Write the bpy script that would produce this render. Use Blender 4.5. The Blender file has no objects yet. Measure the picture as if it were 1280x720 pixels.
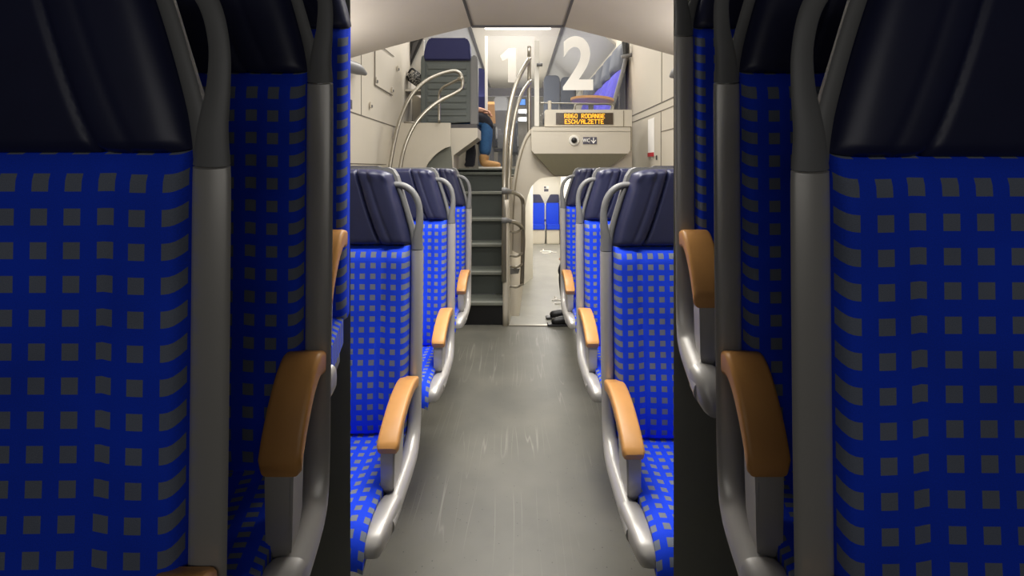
import bpy, bmesh, math, random
from mathutils import Vector, Matrix
random.seed(7)
sc = bpy.context.scene
COL = sc.collection
F, CX, CY, H = 620.0, 646.0, 210.0, 1.25

def at(px, py, Y):
    """measured point of the photograph -> place in the carriage at depth Y"""
    return Vector(((px-CX)/F*Y, Y, H-(py-CY)/F*Y))

# ------------------------------------------------------------------ materials
def srgb(r, g, b):
    f = lambda c: (c/255/12.92) if c/255 <= .04045 else ((c/255+.055)/1.055)**2.4
    return (f(r), f(g), f(b), 1)

def mat(name, col, rough=.5, metal=0., noise=.06, nscale=30, bump=0., emit=None, estr=1., spec=.5, alpha=1, trans=0):
    m = bpy.data.materials.new(name); m.use_nodes = True
    nt = m.node_tree; b = nt.nodes['Principled BSDF']
    b.inputs['Roughness'].default_value = rough
    b.inputs['Metallic'].default_value = metal
    b.inputs['Specular IOR Level'].default_value = spec
    b.inputs['Alpha'].default_value = alpha
    b.inputs['Transmission Weight'].default_value = trans
    tc = nt.nodes.new('ShaderNodeTexCoord')
    n = nt.nodes.new('ShaderNodeTexNoise'); n.inputs['Scale'].default_value = nscale
    n.inputs['Detail'].default_value = 4
    nt.links.new(tc.outputs['Object'], n.inputs['Vector'])
    mr = nt.nodes.new('ShaderNodeMapRange')
    mr.inputs['To Min'].default_value = 1-noise; mr.inputs['To Max'].default_value = 1+noise
    nt.links.new(n.outputs['Fac'], mr.inputs['Value'])
    mx = nt.nodes.new('ShaderNodeVectorMath'); mx.operation = 'SCALE'
    mx.inputs[0].default_value = col[:3]
    nt.links.new(mr.outputs['Result'], mx.inputs['Scale'])
    nt.links.new(mx.outputs['Vector'], b.inputs['Base Color'])
    if bump:
        bp = nt.nodes.new('ShaderNodeBump'); bp.inputs['Strength'].default_value = bump
        bp.inputs['Distance'].default_value = .002
        nt.links.new(n.outputs['Fac'], bp.inputs['Height']); nt.links.new(bp.outputs['Normal'], b.inputs['Normal'])
    if emit:
        b.inputs['Emission Color'].default_value = emit; b.inputs['Emission Strength'].default_value = estr
    return m

def fabric(name, base, dot, pitch=.0313, size=.252):
    m = bpy.data.materials.new(name); m.use_nodes = True
    nt = m.node_tree; b = nt.nodes['Principled BSDF']; L = nt.links.new
    b.inputs['Roughness'].default_value = .85
    b.inputs['Sheen Weight'].default_value = .06; b.inputs['Sheen Tint'].default_value = (.35, .4, 1, 1)
    uv = nt.nodes.new('ShaderNodeUVMap'); uv.uv_map = 'UVMap'
    sx = nt.nodes.new('ShaderNodeSeparateXYZ'); L(uv.outputs['UV'], sx.inputs[0])
    def M(op, a, bb=None):
        q = nt.nodes.new('ShaderNodeMath'); q.operation = op
        for i, v in enumerate((a, bb)):
            if v is None: continue
            if isinstance(v, (int, float)): q.inputs[i].default_value = v
            else: L(v, q.inputs[i])
        return q.outputs[0]
    masks = []
    for k in 'XY':
        fr = M('FRACT', M('MULTIPLY', sx.outputs[k], 1/pitch))
        masks.append(M('LESS_THAN', M('ABSOLUTE', M('SUBTRACT', fr, .5)), size))
    mask = M('MULTIPLY', masks[0], masks[1])
    nz = nt.nodes.new('ShaderNodeTexNoise'); nz.inputs['Scale'].default_value = 900; L(uv.outputs['UV'], nz.inputs['Vector'])
    nb = nt.nodes.new('ShaderNodeTexNoise'); nb.inputs['Scale'].default_value = 9; L(uv.outputs['UV'], nb.inputs['Vector'])
    mix = nt.nodes.new('ShaderNodeMix'); mix.data_type = 'RGBA'
    mix.inputs['A'].default_value = base; mix.inputs['B'].default_value = dot
    L(mask, mix.inputs['Factor'])
    s1 = nt.nodes.new('ShaderNodeVectorMath'); s1.operation = 'SCALE'
    L(mix.outputs['Result'], s1.inputs[0])
    L(M('ADD', M('MULTIPLY', nz.outputs['Fac'], .5), M('ADD', M('MULTIPLY', nb.outputs['Fac'], .5), .5)), s1.inputs['Scale'])
    L(s1.outputs['Vector'], b.inputs['Base Color'])
    bp = nt.nodes.new('ShaderNodeBump'); bp.inputs['Strength'].default_value = .25; bp.inputs['Distance'].default_value = .001
    L(nz.outputs['Fac'], bp.inputs['Height']); L(bp.outputs['Normal'], b.inputs['Normal'])
    return m

def floor_mat(name, c1, c2, scratch=True):
    m = bpy.data.materials.new(name); m.use_nodes = True
    nt = m.node_tree; b = nt.nodes['Principled BSDF']; L = nt.links.new
    tc = nt.nodes.new('ShaderNodeTexCoord')
    def N(sc_, det=4, vec=None):
        n = nt.nodes.new('ShaderNodeTexNoise'); n.inputs['Scale'].default_value = sc_; n.inputs['Detail'].default_value = det
        L(vec or tc.outputs['Object'], n.inputs['Vector']); return n.outputs['Fac']
    def ramp(v, a, c, p0, p1):
        r = nt.nodes.new('ShaderNodeValToRGB'); L(v, r.inputs['Fac'])
        r.color_ramp.elements[0].position = p0; r.color_ramp.elements[1].position = p1
        r.color_ramp.elements[0].color = a; r.color_ramp.elements[1].color = c
        return r.outputs['Color']
    def mixc(f, a, c):
        x = nt.nodes.new('ShaderNodeMix'); x.data_type = 'RGBA'; L(f, x.inputs['Factor'])
        for s, v in (('A', a), ('B', c)):
            if isinstance(v, tuple): x.inputs[s].default_value = v
            else: L(v, x.inputs[s])
        return x.outputs['Result']
    base = ramp(N(3.2), c1, c2, .3, .7)
    vo = nt.nodes.new('ShaderNodeTexVoronoi'); vo.inputs['Scale'].default_value = 42; L(tc.outputs['Object'], vo.inputs['Vector'])
    sp = ramp(vo.outputs['Distance'], (1, 1, 1, 1), (0, 0, 0, 1), .05, .11)
    gate = ramp(N(17, 2), (0, 0, 0, 1), (1, 1, 1, 1), .42, .52)
    mu = nt.nodes.new('ShaderNodeMath'); mu.operation = 'MULTIPLY'; L(sp, mu.inputs[0]); L(gate, mu.inputs[1])
    col = mixc(mu.outputs[0], base, (.035, .035, .032, 1))
    if scratch:
        # long pale scuffs left by wheels along the aisle
        mp = nt.nodes.new('ShaderNodeMapping'); mp.inputs['Scale'].default_value = (13, .55, 1); L(tc.outputs['Object'], mp.inputs['Vector'])
        n = nt.nodes.new('ShaderNodeTexNoise'); n.inputs['Scale'].default_value = 1.6; n.inputs['Detail'].default_value = 1
        n.inputs['Distortion'].default_value = .15
        L(mp.outputs['Vector'], n.inputs['Vector'])
        a = nt.nodes.new('ShaderNodeMath'); a.operation = 'SUBTRACT'; L(n.outputs['Fac'], a.inputs[0]); a.inputs[1].default_value = .5
        a2 = nt.nodes.new('ShaderNodeMath'); a2.operation = 'ABSOLUTE'; L(a.outputs[0], a2.inputs[0])
        line = ramp(a2.outputs[0], (.22, .22, .22, 1), (0, 0, 0, 1), .0, .013)
        g2 = ramp(N(2.1, 1), (0, 0, 0, 1), (1, 1, 1, 1), .45, .6)
        m2 = nt.nodes.new('ShaderNodeMath'); m2.operation = 'MULTIPLY'; L(line, m2.inputs[0]); L(g2, m2.inputs[1])
        col = mixc(m2.outputs[0], col, (.55, .53, .46, 1))
    L(col, b.inputs['Base Color'])
    b.inputs['Roughness'].default_value = .42
    return m

M = {}
M['fabric'] = fabric('blue checked moquette', (.002, .060, .95, 1), (.205, .235, .31, 1))
M['plainblue'] = mat('plain blue cloth', (.006, .05, .62, 1), .85, noise=.2, nscale=60)
M['stripeblue'] = mat('blue striped cloth', (.07, .06, .60, 1), .8, noise=.6, nscale=14)
M['leather'] = mat('navy leatherette', (.019, .022, .065, 1), .38, noise=.12, nscale=25, bump=.1)
M['greyleather'] = mat('blue grey leatherette', (.075, .09, .125, 1), .5)
M['shell'] = mat('grey seat plastic', srgb(118, 118, 118), .45, noise=.04)
M['silver'] = mat('silver painted metal', srgb(190, 187, 182), .34, .3, noise=.04, nscale=12)
M['wood'] = mat('varnished beech', srgb(212, 154, 88), .38, noise=.1, nscale=22)
M['cream'] = mat('cream wall panel', srgb(208, 200, 184), .5, noise=.025, nscale=3)
M['white'] = mat('white panel', srgb(232, 228, 218), .5, noise=.02, nscale=3)
M['ceil'] = mat('ceiling lining', srgb(208, 198, 184), .55, noise=.05, nscale=5)
M['ceil2'] = mat('ceiling recess lining', srgb(206, 197, 185), .5, noise=.05, nscale=4)
M['dark'] = mat('dark joint', (.03, .028, .026, 1), .7)
M['darkgrey'] = mat('dark grey panel', srgb(78, 76, 78), .5)
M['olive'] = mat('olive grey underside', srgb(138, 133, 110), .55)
M['seatback'] = mat('ribbed grey seat back', srgb(92, 98, 96), .5, noise=.05)
M['navy'] = mat('navy cover', (.012, .014, .085, 1), .7)
M['steel'] = mat('brushed stainless steel', srgb(164, 159, 148), .33, .95, noise=.05, nscale=8)
M['black'] = mat('black plastic', (.008, .008, .009, 1), .4)
M['board'] = mat('display glass', (.03, .018, .008, 1), .25, emit=(.05, .026, .01, 1), estr=.35)
M['led'] = mat('amber dots', (.9, .4, .03, 1), .5, emit=(1, .40, .02, 1), estr=1.5)
M['lamp'] = mat('lit diffuser', (1, 1, 1, 1), .5, emit=(1, .97, .9, 1), estr=3.)
M['decal'] = mat('glowing white film', srgb(240, 236, 228), .5, emit=(1, .97, .92, 1), estr=.12, noise=.01)  # faint glow put into the film, which is no lamp
M['decal1'] = mat('frosted glowing white film', srgb(238, 232, 220), .5, noise=.01, alpha=.42, emit=(1, .97, .9, 1), estr=.12)  # same slight self-glow on the frosted figure
M['glass'] = mat('clear pane', (.9, .93, .95, 1), .02, alpha=.04, noise=0)
M['step'] = mat('grey green step covering', srgb(92, 96, 88), .6, noise=.15, nscale=40)
M['nose'] = mat('worn step edge', srgb(128, 130, 120), .5, noise=.1)
M['riser'] = mat('dark riser', srgb(74, 79, 75), .6)
M['jeans'] = mat('blue denim', (.04, .13, .30, 1), .85, noise=.4, nscale=60)
M['darkcloth'] = mat('dark cloth', (.02, .021, .03, 1), .9, noise=.3)
M['skin'] = mat('skin', srgb(214, 160, 132), .5)
M['tan'] = mat('tan suede', srgb(196, 150, 96), .8, noise=.1)
M['brownhair'] = mat('brown hair', (.04, .02, .012, 1), .7)
M['sign'] = mat('sign plate', srgb(84, 82, 96), .5)
M['signred'] = mat('red print', srgb(200, 50, 60), .5)
M['blueglow'] = mat('lit blue screen', (.1, .3, .9, 1), .4, emit=(.12, .36, .95, 1), estr=.9)
M['orangeled'] = mat('faint amber dots', (.4, .1, .04, 1), .5, emit=(.6, .14, .06, 1), estr=.5)
M['bulk'] = mat('added bulkhead lining', srgb(150, 150, 138), .6, noise=.05)  # for the added bulkhead only
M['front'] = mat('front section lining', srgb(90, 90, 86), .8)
M['mosaic'] = mat('black patterned cloth', (.02, .02, .02, 1), .7, noise=.2)
_nt = M['mosaic'].node_tree
_v = _nt.nodes.new('ShaderNodeTexVoronoi'); _v.inputs['Scale'].default_value = 22
_r = _nt.nodes.new('ShaderNodeValToRGB'); _r.color_ramp.elements[0].position = .55; _r.color_ramp.elements[1].position = .7
_r.color_ramp.elements[0].color = (.008, .008, .008, 1); _r.color_ramp.elements[1].color = (.35, .33, .3, 1)
_s = _nt.nodes.new('ShaderNodeSeparateXYZ')
_nt.links.new(_v.outputs['Color'], _s.inputs[0]); _nt.links.new(_s.outputs['X'], _r.inputs['Fac'])
_nt.links.new(_r.outputs['Color'], _nt.nodes['Principled BSDF'].inputs['Base Color'])
M['floor'] = floor_mat('grey speckled vinyl', srgb(92, 91, 83), srgb(110, 108, 98))
M['lowfloor'] = floor_mat('passage-lit speckled vinyl', srgb(138, 136, 126), srgb(152, 150, 140), False)  # same vinyl with the brightness of the lit passage put into its colour

# ------------------------------------------------------------------ mesh helpers
def obj(name, bm, m, parent=None, smooth=False, auto=None):
    me = bpy.data.meshes.new(name)
    bmesh.ops.recalc_face_normals(bm, faces=bm.faces)
    bm.to_mesh(me); bm.free()
    for mm in (m if isinstance(m, (list, tuple)) else [m]): me.materials.append(mm)
    o = bpy.data.objects.new(name, me); COL.objects.link(o)
    if smooth:
        for p in me.polygons: p.use_smooth = True
        if auto:
            try: me.set_sharp_from_angle(angle=math.radians(auto))
            except Exception: pass
    if parent: o.parent = parent
    return o

def thing(name, label, cat, loc=(0, 0, 0), rz=0, group=None):
    o = bpy.data.objects.new(name, None); COL.objects.link(o)
    o.empty_display_size = .05
    o.location = loc; o.rotation_euler = (0, 0, rz)
    o['label'] = label; o['category'] = cat
    if group: o['group'] = group
    return o

def tag(o, label, cat, group=None):
    o['label'] = label; o['category'] = cat
    if group: o['group'] = group
    return o

def struct(name, bm, m, smooth=False, auto=None):
    o = obj(name, bm, m, None, smooth, auto); o['kind'] = 'structure'; return o

def shift(bm, d):
    bmesh.ops.translate(bm, verts=bm.verts, vec=d); return bm

def rel(bm, root):
    """mesh written in place coordinates -> local to its (unrotated) root"""
    return shift(bm, -Vector(root.location))

def box(bm, a, b, bev=0.):
    a = Vector(a); b = Vector(b)
    vs = [bm.verts.new((x, y, z)) for x in (a.x, b.x) for y in (a.y, b.y) for z in (a.z, b.z)]
    fs = [(0, 1, 3, 2), (4, 6, 7, 5), (0, 4, 5, 1), (2, 3, 7, 6), (0, 2, 6, 4), (1, 5, 7, 3)]
    faces = [bm.faces.new([vs[i] for i in f]) for f in fs]
    if bev:
        es = list({e for f in faces for e in f.edges})
        bmesh.ops.bevel(bm, geom=es, offset=bev, segments=2, affect='EDGES', profile=.5)
    return bm

def bx(a, b, bev=0.):
    return box(bmesh.new(), a, b, bev)

def prism(bm, front, back, ngon=True):
    """closed loft between two outlines with the same count"""
    f = [bm.verts.new(p) for p in front]; k = [bm.verts.new(p) for p in back]; n = len(f)
    bm.faces.new(f); bm.faces.new(list(reversed(k)))
    for i in range(n): bm.faces.new((f[i], k[i], k[(i+1) % n], f[(i+1) % n]))
    return bm

def plate(pts, Y, t=.03, bm=None):
    """frontal panel outlined by measured points at depth Y, thickness t going away"""
    bm = bm or bmesh.new()
    fr = [at(x, y, Y) for x, y in pts]
    return prism(bm, fr, [p+Vector((0, t, 0)) for p in fr])

def smoothpath(pts, sub=6):
    P = [Vector(p) for p in pts]
    if len(P) < 3: return P
    out = []
    for i in range(len(P)-1):
        p0 = P[i-1] if i else P[0]*2-P[1]
        p1, p2 = P[i], P[i+1]
        p3 = P[i+2] if i+2 < len(P) else P[-1]*2-P[-2]
        for k in range(sub):
            t = k/sub
            out.append(.5*((2*p1)+(p2-p0)*t+(2*p0-5*p1+4*p2-p3)*t*t+(3*p1-p0-3*p2+p3)*t**3))
    out.append(P[-1]); return out

def tube(bm, pts, r, seg=12, sub=6, rb=None, raw=False):
    """round (or oval, rb) tube along a smooth path; r may be a list per control point"""
    P = [Vector(p) for p in pts] if raw else smoothpath(pts, sub)
    n = len(P); k = len(pts)
    def rad(i):
        if not isinstance(r, (list, tuple)): return r
        t = i/(n-1)*(k-1); a = min(int(t), k-2); return r[a]+(r[a+1]-r[a])*(t-a)
    up = None; rings = []
    for i, p in enumerate(P):
        tg = (P[min(i+1, n-1)]-P[max(i-1, 0)])
        tg = tg.normalized() if tg.length > 1e-9 else Vector((0, 0, 1))
        if up is None:
            up = Vector((1, 0, 0)) if abs(tg.x) < .9 else Vector((0, 0, 1))
        up = (up-tg*up.dot(tg)).normalized()
        sd = tg.cross(up)
        a = rad(i); b = a*(rb or 1)
        rings.append([bm.verts.new(p+up*a*math.cos(q*2*math.pi/seg)+sd*b*math.sin(q*2*math.pi/seg)) for q in range(seg)])
    for i in range(n-1):
        for q in range(seg):
            bm.faces.new((rings[i][q], rings[i][(q+1) % seg], rings[i+1][(q+1) % seg], rings[i+1][q]))
    for rg, s in ((rings[0], -1), (rings[-1], 1)):
        c = Vector((0, 0, 0))
        for v in rg: c += v.co
        cv = bm.verts.new(c/seg)
        for q in range(seg): bm.faces.new((rg[q], rg[(q+1) % seg], cv))
    return bm

def tb(pts, r, **k):
    return tube(bmesh.new(), pts, r, **k)

def pad(nu, nv, front, back, uvf=None, bm=None):
    """upholstered block: front height field and back surface stitched round the rim"""
    bm = bm or bmesh.new()
    uvl = bm.loops.layers.uv.new('UVMap') if uvf else None
    UV = {}
    A = [[None]*(nv+1) for _ in range(nu+1)]; B = [[None]*(nv+1) for _ in range(nu+1)]
    for i in range(nu+1):
        for j in range(nv+1):
            u, v = i/nu, j/nv
            A[i][j] = bm.verts.new(front(u, v)); B[i][j] = bm.verts.new(back(u, v))
            if uvf: UV[A[i][j]] = uvf(u, v); UV[B[i][j]] = uvf(u, v)
    fs = []
    for i in range(nu):
        for j in range(nv):
            fs.append(bm.faces.new((A[i][j], A[i+1][j], A[i+1][j+1], A[i][j+1])))
            fs.append(bm.faces.new((B[i][j], B[i][j+1], B[i+1][j+1], B[i+1][j])))
    for i in range(nu):
        fs.append(bm.faces.new((A[i][0], B[i][0], B[i+1][0], A[i+1][0])))
        fs.append(bm.faces.new((A[i][nv], A[i+1][nv], B[i+1][nv], B[i][nv])))
    for j in range(nv):
        fs.append(bm.faces.new((A[0][j], A[0][j+1], B[0][j+1], B[0][j])))
        fs.append(bm.faces.new((A[nu][j], B[nu][j], B[nu][j+1], A[nu][j+1])))
    if uvf:
        for f in fs:
            for l in f.loops: l[uvl].uv = UV[l.vert]
    return bm

def lerp(a, b, t): return a+(b-a)*t
def sstep(a, b, x):
    t = max(0, min(1, (x-a)/(b-a))); return t*t*(3-2*t)
def rim(u, p=6): return 1-abs(2*u-1)**p

# ------------------------------------------------------------------ the seat (designed with the aisle side at x=0, cushion towards -x)
def recl(z): return .05*(z-.5)

def seat_meshes(sgn, warp=None, foot=0.):
    """dict name -> (mesh datablock, ...) ; sgn -1: seat lies to the left of its aisle post, +1: right"""
    out = []
    def fin(name, bm, m, smooth=True, auto=45):
        for v in bm.verts:
            x, y, z = v.co
            if warp: y, z = warp(y, z)
            v.co = (x if sgn < 0 else -x, y, z)
        bmesh.ops.recalc_face_normals(bm, faces=bm.faces)
        me = bpy.data.meshes.new(name); bm.to_mesh(me); bm.free(); me.materials.append(m)
        for p in me.polygons: p.use_smooth = smooth
        if auto: me.set_sharp_from_angle(angle=math.radians(auto))
        out.append((name, me))
    # back rest: two side bolsters and a shallow crease
    def U(u): return .35*u+.65*(.5-.5*math.cos(math.pi*u))
    def bf(u, v):
        u = U(u); z = lerp(.455, 1.014, v); x = lerp(-.019, -.465, u)
        d = abs(2*u-1)
        th = .055*(rim(u, 60))+.008*sstep(.62, .86, d)-.006*math.exp(-((d-(.70-.10*(1-v)))/.035)**2)
        th += .016*math.exp(-((v-.22)/.2)**2)*(1-d*d)
        th *= .55+.45*min(1, rim(v, 24)+.0)
        return (x, recl(z)-th, z)
    fin('backrest', pad(60, 26, bf, lambda u, v: (lerp(-.019, -.465, U(u)), recl(lerp(.455, 1.014, v))+.025, lerp(.455, 1.014, v)),
        lambda u, v: (lerp(-.019, -.465, U(u))+.012, lerp(.455, 1.014, v)-.0045)), M['fabric'], auto=60)
    # head rest: tapered leather cover with raised side wings divided by a curved seam
    def hx(u, v): return lerp(lerp(-.017, -.083, v**1.15), lerp(-.467, -.401, v**1.15), u)
    def hz(u, v): return lerp(1.016, 1.247-.016*abs(2*u-1)**6, v)
    def hf(u, v):
        z = hz(u, v); x = hx(u, v)
        xs = x if u < .5 else -.484-x          # mirror to the aisle wing
        seam = lerp(-.097, -.182, v**.75)
        wing = sstep(seam-.004, seam+.02, xs)
        th = .048*rim(u, 26)+.007*wing
        th -= .012*math.exp(-((xs-seam)/.0035)**2)
        seam2 = lerp(-.062, -.150, v**.8)
        th -= .003*math.exp(-((xs-seam2)/.005)**2)
        th *= .62+.38*rim(v, 30)
        th += .006*math.exp(-((v-.93)/.06)**2)*(.5+.5*math.sin(u*46))*wing
        return (x, recl(z)-th, z)
    fin('headrest', pad(110, 30, hf, lambda u, v: (hx(u, v), recl(hz(u, v))+.02, hz(u, v))), M['leather'], auto=70)
    # seat cushion with a rolled front edge
    cl = .40
    def prof(t):                               # t 0 rear .. 1 underside of front
        s = t*(cl+.055)
        if s < cl-.05: return (-.035-s, .462-.012*s)
        a = (s-(cl-.05))/.06
        if a < math.pi/2*1.0: return (-.035-(cl-.05)-.06*math.sin(a), .4578-.06*(1-math.cos(a)))
        return (-.035-cl-.01, .3978-(s-(cl-.05)-.06*math.pi/2))
    def cf(u, v):
        y, z = prof(v); d = abs(2*u-1)
        z += .010*sstep(.6, .9, d)*(1-sstep(.8, 1, v))-.012*(1-rim(u, 12))
        return (lerp(-.024, -.462, u), y, z)
    def cb(u, v):
        y, z = prof(v); return (lerp(-.024, -.462, u), max(y+.01, -.405) if v > .7 else y, z-.05 if v < .75 else max(.398, min(z-.01, .412)))
    fin('seat_cushion', pad(30, 34, cf, cb, lambda u, v: (lerp(-.024, -.462, u)+.012, v*(cl+.055))), M['fabric'], auto=60)
    # grey back shell
    o = [(-.008, .44), (-.006, 1.0), (-.010, 1.035), (-.070, 1.225), (-.084, 1.246), (-.10, 1.252), (-.384, 1.252), (-.40, 1.246),
         (-.414, 1.225), (-.474, 1.035), (-.478, 1.0), (-.476, .44)]
    bm = bmesh.new()
    prism(bm, [(x, recl(z)+.012, z) for x, z in o], [(x, recl(z)+.05, z) for x, z in o])
    fin('back_shell', bm, M['shell'], False, None)
    # post bending forward into the cushion rail
    bm = bmesh.new()
    tube(bm, [(0, .020, .998), (0, .019, .96), (0, .008, .75), (0, -.008, .56), (0, -.03, .475), (0, -.08, .432), (0, -.16, .422), (0, -.36, .418)],
         [.0185, .019, .019, .0185, .020, .023, .024, .024], seg=16)
    fin('side_post', bm, M['silver'])
    # end cap of the rail
    bm = bmesh.new()
    secs = [(-.29, -.001, .422, .0245, .0245), (-.325, -.005, .423, .0275, .0265), (-.37, -.009, .422, .028, .027), (-.405, -.013, .418, .027, .025), (-.425, -.015, .413, .023, .019), (-.433, -.016, .410, .013, .010)]
    rings = []
    for y, x, z, w, h in secs:
        ring = []
        for q in range(20):
            a = q*2*math.pi/20; cx_, sz_ = math.cos(a), math.sin(a); p_ = .55
            ring.append(bm.verts.new((x+w*math.copysign(abs(cx_)**p_, cx_), y, z+h*math.copysign(abs(sz_)**p_, sz_))))
        rings.append(ring)
    for i in range(len(rings)-1):
        for q in range(20): bm.faces.new((rings[i][q], rings[i][(q+1) % 20], rings[i+1][(q+1) % 20], rings[i+1][q]))
    bm.faces.new(rings[0]); bm.faces.new(rings[-1])
    fin('rail_end', bm, M['silver'])
    # grab handle: rises from the post and curls back to the shell
    bm = bmesh.new()
    tube(bm, [(0, .020, 1.0005), (.001, .020, 1.035), (.006, .022, 1.075), (.006, .026, 1.115), (-.003, .029, 1.153), (-.022, .032, 1.180), (-.048, .034, 1.195), (-.076, .036, 1.197), (-.09, .036, 1.194)],
         [.0185, .0155, .0120, .0105, .0105, .0105, .0105, .0105, .0105], seg=14)
    tube(bm, [(-.006, .022, 1.002), (-.016, .026, 1.05), (-.030, .03, 1.10), (-.046, .034, 1.15), (-.064, .036, 1.20)], [.012, .0085, .008, .008, .008], seg=10)
    fin('grab_handle', bm, M['shell'])
    # wooden arm rest
    path = smoothpath([(-.012, -.03, .612), (-.012, -.08, .622), (-.012, -.14, .618), (-.012, -.20, .602), (-.012, -.255, .578), (-.012, -.290, .553)], 5)
    bm = bmesh.new(); rings = []
    for i, p in enumerate(path):
        tg = (path[min(i+1, len(path)-1)]-path[max(i-1, 0)]).normalized()
        nn = Vector((1, 0, 0)).cross(tg); nn = nn if nn.z > 0 else -nn
        w, h = .0265, .0165
        if i == len(path)-1: w, h = .023, .013
        sec = []
        for cx_, cz_ in ((1, 1), (-1, 1), (-1, -1), (1, -1)):
            for q in range(4):
                a = {(1, 1): 0, (-1, 1): 90, (-1, -1): 180, (1, -1): 270}[(cx_, cz_)]+q*30
                rr = .007
                sec.append((cx_*(w-rr)+rr*math.cos(math.radians(a)), cz_*(h-rr)+rr*math.sin(math.radians(a))))
        rings.append([bm.verts.new(p+Vector((a, 0, 0))+nn*b) for a, b in sec])
    for i in range(len(rings)-1):
        for q in range(16): bm.faces.new((rings[i][q], rings[i][(q+1) % 16], rings[i+1][(q+1) % 16], rings[i+1][q]))
    bm.faces.new(rings[0]); bm.faces.new(rings[-1])
    fin('armrest', bm, M['wood'])
    # upright plate carrying the arm rest
    bm = bmesh.new()
    sd = [(-.272, .555), (-.282, .535), (-.285, .46), (-.265, .43), (-.20, .43), (-.185, .47), (-.19, .53), (-.16, .590), (-.20, .590), (-.24, .575)]
    prism(bm, [(.004 if z > .45 else -.002, y, z) for y, z in sd], [(-.032 if z > .45 else -.022, y, z) for y, z in sd])
    bmesh.ops.bevel(bm, geom=bm.edges[:], offset=.004, segments=2, affect='EDGES')
    fin('armrest_support', bm, M['silver'], True, 40)
    # pedestal
    bm = bmesh.new()
    box(bm, (-.30, -.22, foot), (-.20, -.08, foot+.02), .004); box(bm, (-.275, -.18, foot+.02), (-.225, -.12, .40), .006)
    box(bm, (-.44, -.33, .375), (-.03, -.04, .396), .004)
    fin('pedestal', bm, M['shell'], False, None)
    return out

def place_seat(meshes, label, loc, skip=(), rz=0, group='blue checked seats'):
    t = thing('train_seat', label, 'seat', loc, rz, group)
    for n, me in meshes:
        if n in skip: continue
        o = bpy.data.objects.new(n, me); COL.objects.link(o); o.parent = t
    return t

SL, SR = seat_meshes(-1), seat_meshes(1)
rowsL = [(-.307, 1.51), (-.297, 2.235), (-.299, 3.06)]
rowsR = [(.271, 1.485), (.286, 2.235), (.287, 3.06)]
nm = ['nearest', 'second', 'third']
for (x, y), n in zip(rowsL, nm):
    place_seat(SL, {'nearest': 'brightly lit blue checked seat left of the aisle, nearest of the left row',
                    'second': 'brightly lit blue checked seat left of the aisle, second of the left row',
                    'third': 'brightly lit blue checked seat left of the aisle, third and next to the stairs'}[n], (x, y, 0))
for (x, y), n in zip(rowsR, nm):
    place_seat(SR, {'nearest': 'brightly lit blue checked seat right of the aisle, nearest of the right row',
                    'second': 'brightly lit blue checked seat right of the aisle, second of the right row',
                    'third': 'brightly lit blue checked seat right of the aisle, third and next to the passage'}[n], (x, y, 0))
# window seats whose head rests peep out behind
wl = place_seat(SL, 'window seat far left whose navy headrest just shows behind the left row', (-.79, 3.06, .012), ('armrest', 'armrest_support', 'grab_handle', 'side_post', 'rail_end'))
wr = place_seat(SR, 'window seat far right whose navy headrest just shows behind the right row', (.78, 3.06, .012), ('armrest', 'armrest_support', 'grab_handle', 'side_post', 'rail_end'))

wl.scale = wr.scale = (.85, 1, 1)

# ------------------------------------------------------------------ shallow seats of the dim front section, in front of the added bulkhead
K = 3.168
SH = .16556
dl = seat_meshes(-1, lambda y, z: (y/K, z+SH*y), -.11)
dr = seat_meshes(1, lambda y, z: (y/K, z+SH*y), -.11)
def dim_loc(x, y, dx=0):
    yy = y/K
    return (x+13*yy/F+dx, yy, .5245*yy)
for i, ((x, y), n) in enumerate(zip(rowsL, nm)):
    lab = ['large dim blue checked seat at the far left edge, nearest on that side',
           'dim blue checked seat on the left behind the large nearest one, wooden armrest showing',
           'dim sliver of blue checked seat on the left against the added bulkhead'][i]
    sliver = place_seat(dl, lab, dim_loc(x, y, -.031 if i == 2 else 0), ('side_post', 'grab_handle', 'back_shell') if i == 2 else (), group='dim front seats')
    if i == 2:
        for ch in bpy.data.objects:
            if ch.parent == sliver and ch.name.split('.')[0] in ('armrest', 'armrest_support', 'rail_end'): ch.location.x = -.031
for i, ((x, y), n) in enumerate(zip(rowsR, nm)):
    lab = ['large dim blue checked seat at the far right edge, nearest on that side',
           'dim blue checked seat on the right behind the large nearest one, wooden armrest showing',
           'dim sliver of blue checked seat on the right against the added bulkhead'][i]
    place_seat(dr, lab, dim_loc(x, y, .020 if i == 2 else 0), group='dim front seats')
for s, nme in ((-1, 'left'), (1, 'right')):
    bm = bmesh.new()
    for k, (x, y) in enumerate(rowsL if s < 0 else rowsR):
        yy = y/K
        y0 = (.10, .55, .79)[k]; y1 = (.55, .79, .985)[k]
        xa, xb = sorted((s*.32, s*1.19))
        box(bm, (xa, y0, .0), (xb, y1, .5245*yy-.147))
    struct('trim_'+('8' if s < 0 else '9'), bm, M['front'])

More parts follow.
